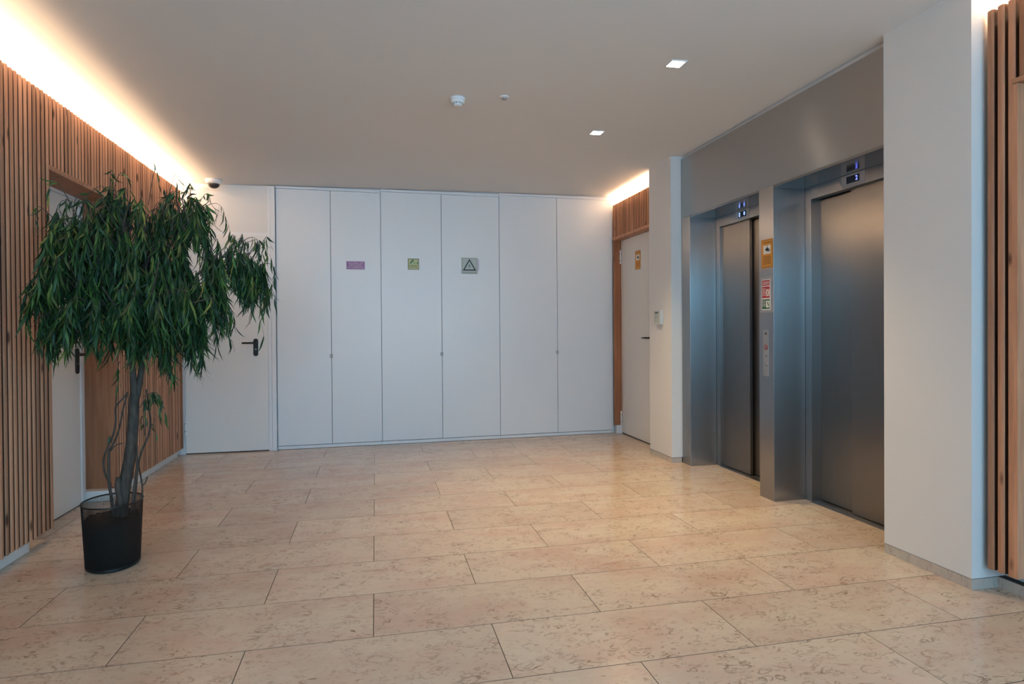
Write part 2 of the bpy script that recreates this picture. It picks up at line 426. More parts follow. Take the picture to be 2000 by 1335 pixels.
while True:
    y = Y0 + i*P
    i += 1
    if y > 6.79: break
    if y < .95: continue
    j = random.uniform(-.0012, .0012)
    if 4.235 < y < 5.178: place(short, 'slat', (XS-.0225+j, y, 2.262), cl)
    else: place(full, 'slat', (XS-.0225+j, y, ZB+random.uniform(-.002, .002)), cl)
for a, b_, z0, z1 in ((.95, 4.225, .10, 2.64), (4.225, 5.17, 2.262, 2.64), (5.17, 6.80, .10, 2.64)):
    box(-1.972, -1.946, a, b_, z0, z1).build('backing_board', M['backing'], cl)
box(-2.128, -1.895, 4.225, 5.172, 2.230, 2.260, .002).build('header_board', M['slat'], cl)
box(-2.128, -1.899, 5.150, 5.176, .100, 2.229, .001).build('jamb_board', M['board'], cl)
box(-2.128, -1.947, 4.222, 4.238, .100, 2.229, .001).build('jamb_board', M['board'], cl)
box(-1.99, -1.898, 6.795, 6.812, .083, 2.68, .001).build('end_board', M['board'], cl)

# right rear cladding above the service door
cr = thing('slat_cladding', (2.83, 6.5, 2.3), 'short slatted timber panel over the white door at the far right corner', 'wall cladding')
XRS = 2.795
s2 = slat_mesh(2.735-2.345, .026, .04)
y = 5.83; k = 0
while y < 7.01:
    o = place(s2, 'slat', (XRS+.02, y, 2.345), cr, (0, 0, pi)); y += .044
box(2.838, 2.852, 5.805, 7.03, 2.345, 2.70).build('backing_board', M['backing'], cr)
box(2.790, 2.915, 5.805, 7.03, 2.315, 2.345, .002).build('header_board', M['slat'], cr)
box(2.800, 2.895, 7.008, 7.030, .10, 2.735, .002).build('jamb_board', M['board'], cr)
# right front cladding
cf = thing('slat_cladding', (2.85, 2.0, 0), 'slatted timber cladding with raw edges at the right edge, beside the near white pier', 'wall cladding')
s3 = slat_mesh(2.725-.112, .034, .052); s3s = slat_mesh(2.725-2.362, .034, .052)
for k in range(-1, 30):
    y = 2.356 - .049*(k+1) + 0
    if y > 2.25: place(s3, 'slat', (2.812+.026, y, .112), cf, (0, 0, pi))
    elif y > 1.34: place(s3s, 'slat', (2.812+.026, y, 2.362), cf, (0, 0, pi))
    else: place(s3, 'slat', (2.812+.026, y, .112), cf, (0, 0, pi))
box(2.866, 2.88, 2.245, 2.372, .13, 2.66).build('backing_board', M['backing'], cf)
box(2.866, 2.88, 1.30, 2.245, 2.40, 2.66).build('backing_board', M['backing'], cf)
box(2.866, 2.88, .93, 1.30, .13, 2.66).build('backing_board', M['backing'], cf)
box(2.806, 2.952, 1.33, 2.25, 2.340, 2.362, .002).build('header_board', M['slat'], cf)
box(2.812, 2.952, 2.228, 2.246, .112, 2.339, .0015).build('jamb_board', M['slat'], cf)
box(2.812, 2.952, 1.33, 1.348, .112, 2.339, .0015).build('jamb_board', M['slat'], cf)

# ------------------------------------------------------------------ doors
def lever(parent, loc, nrm, side, m=M['black']):
    """black lever handle on an oval back plate. nrm: wall normal, side: direction of the lever"""
    p = Vector(loc); n = Vector(nrm).normalized(); s = Vector(side).normalized(); u = Vector((0, 0, 1))
    mb = MB(); w, h = .024, .092; pts = []
    for k in range(24):
        a = 2*pi*k/24; cy = (h-w) if sin(a) > 0 else -(h-w)
        pts.append(p + s*(w*cos(a)) + u*(w*sin(a)+cy-.035))
    mb.poly(pts, n*.010)
    o = mb.build('handle', m, parent, bevel=.002)
    mb = MB(); a = p + n*.008 + u*.012
    mb.tube([a, a+n*.045, a+n*.055+s*.012, a+n*.057+s*.06, a+n*.056+s*.125], [.010, .010, .0105, .010, .009], 12)
    mb.build('lever', m, o, smooth=True)
    mb = MB(); a = p+n*.010-u*.055; mb.poly([a+s*(.008*cos(2*pi*k/16))+u*(.008*sin(2*pi*k/16)) for k in range(16)], n*.003)
    mb.build('keyhole', M['sill'], o)
    return o
def hinge(parent, x, y, z, r=.009, h=.165):
    o = MB().lathe([(r, 0), (r, h)], (x, y, z), 16).build('hinge', M['hinge'], parent, smooth=False)
    mb = MB()
    for q in (.035, .115): mb.lathe([(r*1.08, 0), (r*1.08, .004)], (x, y, z+q), 16)
    mb.build('hinge_ring', M['black'], o)
# left wall door
d1 = thing('door_1', (-2.12, 4.7, 0), kind='structure')
box(-2.129, -2.105, 4.245, 5.092, .006, 2.205, .001).build('door_leaf', M['door'], d1)
box(-2.129, -2.098, 5.094, 5.149, 0, 2.229, .002).build('door_frame', M['frame'], d1)
box(-2.129, -2.100, 4.245, 5.094, 2.207, 2.229, .001).build('door_frame', M['frame'], d1)
box(-2.128, -2.106, 4.245, 5.092, -.001, .005).build('threshold_gap', M['seam'], d1)
lever(d1, (-2.105, 5.045, 1.085), (1, 0, 0), (0, -1, 0))
# back left door
d2 = thing('door_2', (-1.5, 6.93, 0), kind='structure')
Yd = 6.925
box(-1.905, -1.100, Yd, Yd+.03, .010, 2.262, .001).build('door_leaf', M['door'], d2)
box(-1.905, -1.098, Yd+.012, Yd+.03, 2.268, 2.775).build('transom_panel', M['wall'], d2)
box(-1.96, -1.100, Yd+.006, Yd+.028, 2.262, 2.290, .001).build('door_frame', M['frame'], d2)
box(-1.098, -1.064, Yd-.008, Yd+.03, 0, 2.780, .002).build('door_frame', M['frame'], d2)
box(-1.062, -1.020, Yd-.016, Yd+.03, 0, 2.780, .002).build('architrave', M['frame'], d2)
box(-1.96, -1.907, Yd-.003, Yd+.03, 0, 2.775, .002).build('door_frame', M['frame'], d2)
box(-1.905, -1.100, Yd+.002, Yd+.03, -.001, .009).build('threshold_gap', M['seam'], d2)
lever(d2, (-1.222, Yd, 1.125), (0, -1, 0), (-1, 0, 0))
hinge(d2, -1.905, Yd-.008, .20, .009, .14)
# right rear door
d3 = thing('door_3', (2.9, 6.5, 0), kind='structure')
box(2.896, 2.919, 6.14, 7.012, .012, 2.313, .001).build('door_leaf', M['door'], d3)
box(2.899, 2.919, 6.14, 7.012, -.001, .011).build('threshold_gap', M['seam'], d3)
box(2.880, 2.919, 5.805, 6.138, 0, 2.313).build('door_frame', M['frame'], d3)
box(2.83, 2.919, 7.016, 7.075, 0, .098).build('plinth_block', M['frame'], d3)
lever(d3, (2.896, 6.163, 1.145), (-1, 0, 0), (0, 1, 0))
hinge(d3, 2.884, 7.004, 2.035); hinge(d3, 2.884, 7.004, .105)
# right front door
d4 = thing('door_4', (2.93, 1.8, 0), kind='structure')
box(2.930, 2.954, 1.35, 2.226, .012, 2.337, .001).build('door_leaf', M['door'], d4)
lever(d4, (2.930, 1.43, 1.1), (-1, 0, 0), (0, 1, 0))
hinge(d4, 2.905, 2.214, 2.02, .016); hinge(d4, 2.905, 2.214, .12, .016, .19)

# ------------------------------------------------------------------ service cupboards along the back wall
seams = [-1.015, -.462, .067, .733, 1.400, 2.096, 2.798]
labs = ['tall white double cupboard beside the left rear door, purple label on its right leaf',
        'middle tall white double cupboard with a yellow-green sign and a warning triangle',
        'tall white double cupboard at the right end of the back wall, with plain doors']
for c in range(3):
    x0, xm, x1 = seams[2*c], seams[2*c+1], seams[2*c+2]
    sk = math.atan(.03)
    t = thing('cupboard', (x0, yb(x0), 0), labs[c], 'cupboard', 'white cupboards along the back wall')
    t.rotation_euler = (0, 0, sk)
    # parts are built in local space: x along the wall, -y towards the room
    def part(nm, m_, a, b, y0, y1, z0, z1, par=t, bev=.0008):
        o = box(a, b, y0, y1, z0, z1, bev).build(nm, m_); o.parent = par; return o
    L_ = (x1-x0)/cos(sk); mid = (xm-x0)/cos(sk)
    part('carcass', M['seam'], .004, L_-.004, -.012, -.002, .05, 2.775, bev=0)
    part('plinth', M['lacquer'], .001, L_-.001, -.030, -.002, .003, .036)
    part('plinth_gap', M['seam'], .001, L_-.001, -.026, -.002, .036, .040, bev=0)
    part('top_fillet', M['frame'], .001, L_-.001, -.034, -.002, 2.766+.015*(x0+1), 2.79+.0155*(x0+1))
    tz = 2.762+.0155*(x0+1)
    g = .0024
    dl = part('door', M['lacquer'], g, mid-g, -.036, -.013, .042, tz)
    dr = part('door', M['lacquer'], mid+g, L_-g, -.036, -.013, .042, tz)
    for dd, sx in ((dl, -1), (dr, 1)):
        a, b = (mid-g-.018, mid-g-.002) if sx < 0 else (mid+g+.002, mid+g+.012)
        part('latch', M['latch'], a, b, -.040, -.0365, .966, 1.008, par=dd, bev=.001)

# ------------------------------------------------------------------ lifts
PX = 2.80
pt = thing('lift_surround', (2.9, 4.1, 0), 'brushed stainless steel surround framing both lifts, with a central column', 'lift surround')
box(PX, 2.83, 2.918, 5.315, 2.278, 2.828, .001).build('header_panel', M['steel_header'], pt)
box(PX+.002, 3.059, 2.953, 5.164, 2.262, 2.277).build('soffit_panel', M['steel_soffit'], pt)
box(PX, 3.060, 5.165, 5.315, 0, 2.277, .0015).build('jamb_panel', M['steel'], pt)
box(PX, 3.060, 3.955, 4.125, 0, 2.2778, .001).build('column_panel', M['steel'], pt)
box(PX, 3.060, 2.919, 2.952, 0, 2.277, .0015).build('jamb_panel', M['steel'], pt)
def lift(label, ya, yb_, split, nearpanel, digit, disp, updown):
    t = thing('lift', (3.1, (ya+yb_)/2, 0), label, 'lift')
    # ya = near edge, yb_ = far edge of the frame
    jw = .062
    box(3.060, 3.155, yb_-jw, yb_, 0, 2.262, .001).build('frame_jamb', M['steel'], t)
    box(3.060, 3.155, ya, ya+.035, 0, 2.262, .001).build('frame_jamb', M['steel'], t)
    box(3.060, 3.120, ya+.035, yb_-jw, 2.172, 2.262, .001).build('frame_lintel', M['steel'], t)
    box(3.045, 3.195, ya+.035, yb_-jw, -.002, .004).build('sill', M['sill'], t)
    a, b = ya+.035, yb_-jw
    if nearpanel:   # near leaf stands proud
        box(3.105, 3.130, a, split+.012, .010, 2.20, .0012).build('door_panel', M['steel_door'], t)
        box(3.142, 3.168, split-.02, b, .010, 2.20, .0012).build('door_panel', M['steel_door'], t)
    else:
        box(3.142, 3.168, a, split+.02, .010, 2.20, .0012).build('door_panel', M['steel_door'], t)
        box(3.095, 3.121, split-.012, b, .010, 2.20, .0012).build('door_panel', M['steel_door'], t)
    box(3.17, 3.19, a, b, 0, 2.25).build('shaft_backing', M['seam'], t)
    box(3.100, 3.104, a, b, .004, .0045).build('sill_track', M['seam'], t)
    # display
    y0, y1 = disp
    dp = box(3.0585, 3.0602, y0, y1, 2.176, 2.258, .0003).build('display_plate', M['steel_header'], t)
    ym = (y0+y1)/2; hw = .056
    box(3.0570, 3.0586, ym-hw, ym+hw, 2.200, 2.246, .0003).build('display_glass', M['led_glass'], dp)
    text('digit', digit, .042, (3.0566, ym-.034, 2.223), (0, -1, 0), (0, 0, 1), M['led_blue'] if not updown else M['led_pale'], dp)
    if updown:
        mb = MB()
        for sgn in (1, -1):
            z = 2.223+sgn*.004
            mb.poly([(3.0562, ym+.036-.012, z), (3.0562, ym+.036+.012, z), (3.0562, ym+.036, z+sgn*.016)], (.0004, 0, 0))
        mb.build('arrows', M['led_pale'], dp)
    # small notice at the far top corner of the frame
    box(3.0588, 3.0600, b-.07, b-.01, 2.184, 2.240).build('corner_plate', M['grey_plastic'], t)
lift('far steel lift showing 0, between the white column and the steel column', 4.125, 5.163, 4.705, False, '0', (4.645, 4.84), True)
lift('near steel lift showing 2, between the steel column and the white pier', 2.952, 3.953, 3.545, True, '2', (3.385, 3.594), False)

# signs on the steel column (face x = 2.80, towards -x; reading direction is -y)
def fsign(name, label, cat, x, y0, y1, z0, z1, m, th=.002, group=None):
    t = thing(name, (x, (y0+y1)/2, (z0+z1)/2), label, cat, group)
    box(x-th, x-.0002, y0, y1, z0, z1).build('plate', m, t); return t
def bars(parent, face, rows, m, name='lettering'):
    """rows of short print strokes; face = (x, ...) function mapping (u, z) to a box"""
    mb = MB()
    for (u0, u1, z, h) in rows:
        u = u0
        while u < u1:
            w = min(random.uniform(.004, .011), u1-u)
            face(mb, u, u+w, z, h); u += w+.0022
    return mb.build(name, m, parent)
def xface(x): return lambda mb, a, b, z, h: mb.box(x-.0004, x, a, b, z-h/2, z+h/2)
def yface(y): return lambda mb, a, b, z, h: mb.box(a, b, y-.0004, y, z-h/2, z+h/2)
def cctv(label, x, y0, y1, z0, z1):
    t = fsign('camera_notice', label, 'sign', x, y0, y1, z0, z1, M['orange'])
    xx = x-.002; W_ = y1-y0; H_ = z1-z0; ym = (y0+y1)/2
    mb = MB()
    e = .004
    for (a, b, c, d) in ((y0+.004, y1-.004, z1-.008, z1-.008+e), (y0+.004, y1-.004, z0+.004, z0+.004+e), (y0+.004, y0+.004+e*.6, z0+.004, z1-.006), (y1-.004-e*.6, y1-.004, z0+.004, z1-.006)): mb.box(xx-.0004, xx, a, b, c, d)
    mb.build('border', M['orange_dark'], t)
    zc_ = z1-H_*.36; hs = W_*.32
    box(xx-.0005, xx, ym-hs, ym+hs, zc_-H_*.15, zc_+H_*.15).build('pictogram_field', M['sign_white'], t)
    mb = MB(); X = xx-.0006
    def P2(u, w): return (X, ym-u*hs, zc_+w*H_*.15)
    mb.poly([P2(-.55, .05), P2(.05, .5), (X, ym-.6*hs, zc_+.02*H_), P2(.15, -.5)], (-.0004, 0, 0))
    mb.poly([P2(.0, .5), P2(.08, .9), P2(.2, .9), P2(.15, .45)], (-.0004, 0, 0))
    mb.poly([P2(.45, -.1), P2(.8, .1), P2(.75, -.45), P2(.4, -.6)], (-.0004, 0, 0))
    mb.build('camera_pictogram', M['print'], t)
    rows = [(y0+.018, y1-.018, z1-H_*.11, .008)]
    for k in range(6): rows.append((y0+.020, y1-.020, z0+H_*.40-k*H_*.05, .0055))
    bars(t, xface(xx), rows, M['orange_dark'])
    return t
cctv('orange video surveillance notice at the top of the steel column between the lifts', PX-.0015, 3.958, 4.092, 1.690, 1.900)
cctv('small orange video surveillance notice on the white door at the far right', 2.8955, 6.45, 6.595, 1.925, 2.135)
# fire notice in its acrylic holder
t = thing('fire_notice', (PX, 4.03, 1.5), 'red and green fire safety notice in a clear holder on the steel column', 'sign')
box(PX-.004, PX-.0015, 3.948, 4.112, 1.365, 1.628, .001).build('holder', M['steel_header'], t)
box(PX-.006, PX-.004, 3.985, 4.085, 1.385, 1.608).build('card', M['sign_white'], t)
X = PX-.006
box(X-.0005, X, 3.990, 4.080, 1.562, 1.602).build('red_field', M['red'], t)
box(X-.0005, X, 3.990, 4.080, 1.472, 1.555).build('red_field', M['red'], t)
box(X-.0005, X, 3.990, 4.080, 1.392, 1.462).build('green_field', M['green'], t)
box(X-.0008, X-.0005, 3.994, 4.034, 1.485, 1.535).build('pictogram_field', M['sign_white'], t)
box(X-.0008, X-.0005, 3.994, 4.034, 1.402, 1.452).build('pictogram_field', M['sign_white'], t)
mb = MB(); mb.poly([(X-.0009, 4.03, 1.49), (X-.0009, 4.026, 1.487), (X-.0009, 3.998, 1.53), (X-.0009, 4.002, 1.533)], (-.0003, 0, 0)); mb.poly([(X-.0009, 3.999, 1.49), (X-.0009, 4.003, 1.487), (X-.0009, 4.03, 1.53), (X-.0009, 4.026, 1.533)], (-.0003, 0, 0)); mb.build('cross_pictogram', M['red'], t)
mb = MB(); mb.poly([(X-.0009, 4.02, 1.44), (X-.0009, 4.012, 1.445), (X-.0009, 4.000, 1.415), (X-.0009, 4.008, 1.41)], (-.0003, 0, 0)); mb.build('arrow_pictogram', M['green'], t)
bars(t, xface(X-.0005), [(3.998, 4.072, 1.590-k*.009, .004) for k in range(3)]+[(4.040, 4.076, 1.540-k*.012, .005) for k in range(5)]+[(4.040, 4.076, 1.450-k*.012, .005) for k in range(4)], M['sign_white'])
# call buttons
t = thing('call_panel', (PX, 4.04, 1.1), 'vertical row of lift call buttons and key switch on the steel column', 'button panel')
box(PX-.0018, PX-.0003, 4.012, 4.078, .90, 1.24, .0006).build('plate', M['steel_header'], t)
def disc(x, y, z, r, th): return MB().lathe([(r, -th), (r, 0)], (x, y, z), 24, 'x')
X = PX-.0018
disc(X, 4.045, 1.212, .010, .003).build('key_switch', M['steel_dark'], t)
b = disc(X, 4.045, 1.112, .019, .003).build('button', M['red_led'], t); disc(X-.003, 4.045, 1.112, .012, .002).build('button_cap', M['steel'], b)
b = disc(X, 4.040, 1.050, .012, .003).build('button', M['steel'], t)
b = disc(X, 4.040, .985, .014, .004).build('button', M['sill'], t)

# ------------------------------------------------------------------ signs on the cupboards
def ysign(name, label, x0, x1, z0, z1, m, th=.0015, off=.0365):
    xm = (x0+x1)/2; y = yb(xm)-off-abs(x1-x0)*.015
    t = thing(name, (xm, y, (z0+z1)/2), label, 'sign'); t['_y'] = y-th
    box(x0, x1, y-th, y, z0, z1).build('plate', m, t); return t
t = ysign('fire_panel_label', 'small purple three-line label on the second cupboard door from the left', -.302, -.102, 1.920, 2.012, M['lilac']); y = t['_y']
box(-.296, -.108, y-.0004, y, 1.925, 2.007).build('purple_field', M['purple'], t)
text('lettering', 'CENTRAL DE\nDETECÇÃO\nDE INCÊNDIO', .027, (-.202, y-.0006, 1.965), (1, 0, 0), (0, 0, 1), M['lilac'], t)
t = ysign('alarm_sign', 'small square yellow-green sign with a dark pictogram and arrow, on the third cupboard door', .360, .483, 1.930, 2.053, M['brass']); y = t['_y']
box(.369, .474, y-.0004, y, 1.937, 2.044).build('lime_field', M['lime'], t)
mb = MB(); Y = y-.0005
mb.poly([(.378, Y, 1.998), (.388, Y, 1.994), (.428, Y, 2.032), (.420, Y, 2.040), (.405, Y, 2.036)], (0, -.0004, 0))
mb.poly([(.420, Y, 2.001), (.446, Y, 2.001), (.446, Y, 2.006), (.420, Y, 2.006)], (0, -.0004, 0))
mb.poly([(.455, Y, 2.004), (.470, Y, 2.018), (.470, Y, 1.988)], (0, -.0004, 0))
mb.build('pictogram', M['green'], t)
bars(t, yface(y-.0004), [(.376, .466, 1.975, .010), (.376, .466, 1.957, .010)], M['brass'])
t = ysign('warning_sign', 'pale square electrical warning sign with black triangle and bolt, taped on the fourth cupboard door', .958, 1.145, 1.892, 2.075, M['grey_sign']); y = t['_y']; Y = y-.0005
mb = MB()
def tri(cx, cz, r): return [(cx, cz+r), (cx-r*.98, cz-r*.68), (cx+r*.98, cz-r*.68)]
T1 = tri(1.052, 1.983, .080); T2 = tri(1.052, 1.981, .056)
for k in range(3):
    a, b = T1[k], T1[(k+1) % 3]; c, d = T2[(k+1) % 3], T2[k]
    mb.poly([(a[0], Y, a[1]), (b[0], Y, b[1]), (c[0], Y, c[1]), (d[0], Y, d[1])], (0, -.0004, 0))
mb.build('triangle', M['print'], t)
mb = MB(); mb.poly([(1.056, Y, 2.012), (1.042, Y, 1.978), (1.052, Y, 1.980), (1.048, Y, 1.952), (1.063, Y, 1.988), (1.053, Y, 1.986)], (0, -.0004, 0)); mb.build('lightning_bolt', M['print'], t)
mb = MB()
for a, b, c, d in ((.968, 1.136, 2.064, 2.067), (.968, .971, 1.915, 2.067), (1.133, 1.136, 1.915, 2.067), (.968, 1.136, 1.912, 1.915)): mb.box(a, b, y-.0004, y, c, d)
mb.build('border', M['brass'], t)
bars(t, yface(y-.0004), [(.972, 1.132, 1.902, .007)], M['brass'])
box(.938, .957, y-.001, y+.0005, 1.945, 2.045).build('tape', M['hinge'], t)
box(1.146, 1.162, y-.001, y+.0005, 1.935, 2.060).build('tape', M['lilac'], t)
box(.945, 1.120, y-.001, y+.0005, 1.876, 1.889).build('tape', M['hinge'], t)

# ------------------------------------------------------------------ wall control box on the white column
t = thing('control_box', (2.69, 5.56, 1.36), 'small grey control box with a switch on the white column right of the far door', 'control box')
box(2.665, 2.6965, 5.49, 5.63, 1.293, 1.432, .004).build('housing', M['housing'], t)
box(2.6635, 2.6652, 5.522, 5.62, 1.312, 1.422, .0006).build('faceplate', M['grey_sign'], t)
box(2.6625, 2.6636, 5.535, 5.605, 1.402, 1.414).build('label_strip', M['print'], t)
box(2.6605, 2.6636, 5.590, 5.602, 1.322, 1.392, .001).build('switch', M['grey_plastic'], t)
MB().lathe([(.012, -.006), (.012, 0)], (2.6636, 5.555, 1.372), 20, 'x').build('knob', M['grey_plastic'], t)

# ------------------------------------------------------------------ ceiling fittings
def downlight(x, y, label, power, grp='square recessed downlights in the ceiling'):
    z = zc(x, y); t = thing('downlight', (x, y, z), label, 'downlight', grp)
    mb = MB(); o_, i_ = .052, .043
    for a, b, c, d in ((-o_, o_, -o_, -i_), (-o_, o_, i_, o_), (-o_, -i_, -i_, i_), (i_, o_, -i_, i_)): mb.box(x+a, x+b, y+c, y+d, z-.004, z+.001)
    mb.build('trim_ring', M['white_plastic'], t)
    box(x-i_, x+i_, y-i_, y+i_, z-.0025, z-.0005).build('diffuser', M['lamp'], t)
    l = bpy.data.lights.new('downlight_beam', 'SPOT'); l.energy = power; l.color = (1, .77, .42); l.spot_size = math.radians(95); l.spot_blend = .9; l.shadow_soft_size = .045
    lo = bpy.data.objects.new('downlight_beam', l); COL.objects.link(lo); lo.location = (x, y, z-.02)
downlight(1.783, 3.45, 'nearer of the two lit square downlights in the ceiling, in front of the lifts', 110)
downlight(1.765, 4.77, 'farther and smaller-looking lit square downlight, towards the back wall', 170)
# smoke detector
x, y = .560, 4.20; z = zc(x, y); t = thing('smoke_detector', (x, y, z), 'round white smoke detector in the middle of the ceiling', 'smoke detector')
MB().lathe([(.050, .0), (.052, -.012), (.050, -.018)], (x, y, z), 40).build('base', M['white_plastic'], t, smooth=True)
MB().lathe([(.047, -.018), (.047, -.030), (.040, -.038)], (x, y, z), 40).build('housing', M['white_plastic'], t, smooth=True)
MB().lathe([(.032, -.038), (.028, -.052), (.018, -.056)], (x, y, z), 32).build('sensor_cap', M['white_plastic'], t, smooth=True)
mb = MB()
for k in range(10):
    a = 2*pi*k/10; mb.box(x+.034*cos(a)-.004, x+.034*cos(a)+.004, y+.034*sin(a)-.004, y+.034*sin(a)+.004, z-.044, z-.034)
mb.build('vents', M['grey_plastic'], t)
x, y = .868, 4.13; z = zc(x, y); t = thing('sprinkler', (x, y, z), 'small flat ceiling sensor to the right of the smoke detector', 'sprinkler')
MB().lathe([(.034, 0), (.030, -.006)], (x, y, z), 32).build('escutcheon', M['white_plastic'], t, smooth=True)
MB().lathe([(.012, -.006), (.012, -.014), (.018, -.016), (.018, -.018)], (x, y, z), 24).build('sensor_head', M['grey_plastic'], t)
# dome camera
x, y = -1.575, 6.76; z = zc(x, y); t = thing('dome_camera', (x, y, z), 'white dome security camera on the ceiling by the back wall, above the plant', 'security camera')
MB().lathe([(.078, 0), (.078, -.022), (.072, -.036), (.060, -.046)], (x, y, z), 40).build('housing', M['white_plastic'], t, smooth=True)
MB().lathe([(.056*cos(a*pi/16), -.044-.045*sin(a*pi/16)) for a in range(8)]+[(.004, -.089)], (x, y, z), 32).build('dome', M['dome'], t, smooth=True)

# ------------------------------------------------------------------ potted tree
PC = Vector((-1.395, 3.735, 0))
tree = thing('potted_tree', PC, 'tree with long narrow green leaves in a black mesh pot', 'potted plant')
RZ = math.radians(12)
def ell(a, b, z, th, c=PC):
    x, y = a*cos(th), b*sin(th)
    return Vector((c.x + x*cos(RZ)-y*sin(RZ), c.y + x*sin(RZ)+y*cos(RZ), z))
def pr_(z): k = z/.345; return .126+k*.016, .150+k*.024
# wire mesh wall
mb = MB(); nv = 150
def prism(mb, a, b, r):
    a = Vector(a); b = Vector(b); d = (b-a).normalized(); u = d.orthogonal().normalized(); w = d.cross(u)
    A = [mb.bm.verts.new(a+(u*cos(q)+w*sin(q))*r) for q in (0, 2.094, 4.189)]; B = [mb.bm.verts.new(b+(u*cos(q)+w*sin(q))*r) for q in (0, 2.094, 4.189)]
    for i in range(3): mb.bm.faces.new((A[i], A[(i+1) % 3], B[(i+1) % 3], B[i]))
for k in range(nv):
    th = 2*pi*k/nv; prism(mb, ell(*pr_(.01), .01, th), ell(*pr_(.345), .345, th), .0009)
for j in range(40):
    z = .012+j*.0083; ab = pr_(z)
    for k in range(48): prism(mb, ell(*ab, z, 2*pi*k/48), ell(*ab, z, 2*pi*(k+1)/48), .0009)
pot = mb.build('pot', M['wire'], tree, kind='stuff', label='black wire mesh oval pot')
mb = MB(); mb.tube([ell(*pr_(.345), .345, 2*pi*k/64) for k in range(65)], .0045, 8); mb.build('rim', M['wire'], pot, smooth=True)
mb = MB(); 
for a, b in ((.000, .014),):
    ra = pr_(0); n = 48
    lo = [mb.bm.verts.new(ell(ra[0]-.008, ra[1]-.008, .0005, 2*pi*k/n)) for k in range(n)]; mi = [mb.bm.verts.new(ell(ra[0]+.001, ra[1]+.001, .008, 2*pi*k/n)) for k in range(n)]; hi = [mb.bm.verts.new(ell(ra[0]+.0012, ra[1]+.0012, .022, 2*pi*k/n)) for k in range(n)]
    mb.bm.faces.new(lo[::-1]); mb.bm.faces.new(hi)
    for A, B in ((lo, mi), (mi, hi)):
        for k in range(n): mb.bm.faces.new((A[k], A[(k+1) % n], B[(k+1) % n], B[k]))
mb.build('pot_base', M['wire'], pot)
# soil mass
mb = MB(); n = 48; rings = []
for z, s_ in ((.022, -.003), (.12, -.003), (.235, -.003), (.258, -.012), (.262, -.06), (.268, -.10)):
    ab = pr_(min(z, .25)); rings.append([mb.bm.verts.new(ell(ab[0]+s_, ab[1]+s_, z+(random.uniform(-.006, .008) if z > .2 else 0), 2*pi*k/n)) for k in range(n)])
for i in range(len(rings)-1):
    for k in range(n): mb.bm.faces.new((rings[i][k], rings[i][(k+1) % n], rings[i+1][(k+1) % n], rings[i+1][k]))
mb.bm.faces.new(rings[0][::-1]); mb.bm.faces.new(rings[-1]); mb.build('soil', M['soil'], tree, smooth=True)

def smooth_path(pts, n=5):
    P_ = [Vector(p) for p in pts]; out = []
    for i in range(len(P_)-1):
        p0, p1, p2, p3 = P_[max(i-1, 0)], P_[i], P_[i+1], P_[min(i+2, len(P_)-1)]
        for k in range(n):
            t_ = k/n; out.append(.5*((2*p1)+(-p0+p2)*t_+(2*p0-5*p1+4*p2-p3)*t_*t_+(-p0+3*p1-3*p2+p3)*t_**3))
    out.append(P_[-1]); return out
def branch(name, pix, r0_, r1_, label=None, m=M['bark'], seg=10):
    """pix: list of (photo x, photo y, depth)"""
    p = smooth_path([at(*q) for q in pix]); n = len(p)
    return MB().tube(p, [r0_+(r1_-r0_)*i/(n-1) for i in range(n)], seg).build(name, m, tree, smooth=True)
D = 3.72
branch('trunk', [(236, 1012, D), (238, 985, D), (245, 940, D), (254, 890, D), (259, 840, D), (261, 800, D), (263, 770, D)], .034, .024)
branch('stem', [(262, 800, D), (262, 760, D), (259, 710, D), (262, 660, D), (255, 600, D-.05), (240, 540, D-.08)], .018, .009)
branch('stem', [(263, 790, D), (272, 750, D+.02), (277, 710, D+.03), (279, 660, D+.02), (290, 600, D), (300, 520, D)], .018, .009)
branch('stump', [(238, 985, D-.02), (231, 955, D-.03), (231, 932, D-.03)], .020, .012)
branch('stem', [(222, 1010, D-.02), (218, 975, D-.02), (213, 940, D-.02), (212, 900, D), (213, 880, D)], .0085, .006)
branch('stem', [(212, 940, D), (204, 920, D), (203, 895, D), (212, 870, D), (222, 845, D), (226, 820, D), (226, 795, D), (238, 780, D), (250, 765, D)], .0055, .004)
branch('stem', [(213, 880, D+.02), (222, 865, D+.02), (232, 840, D+.02), (240, 800, D+.02), (248, 770, D+.02)], .005, .0035)
branch('stem', [(262, 1005, D+.02), (265, 960, D+.02), (270, 910, D+.02), (277, 880, D+.02), (290, 850, D+.03), (294, 825, D+.03), (290, 790, D+.03), (286, 760, D+.03)], .0055, .004)
branch('stem', [(256, 1000, D-.04), (262, 950, D-.04), (268, 900, D-.03), (268, 870, D-.02)], .0065, .004)
branch('stem', [(272, 1000, D+.05), (278, 960, D+.05), (275, 930, D+.05), (270, 905, D+.04)], .005, .004)
branch('stem', [(277, 948, D+.05), (284, 942, D+.06), (288, 930, D+.06)], .0045, .003, seg=6)
branch('stem', [(212, 885, D), (225, 870, D), (240, 865, D+.01)], .004, .002, seg=6)

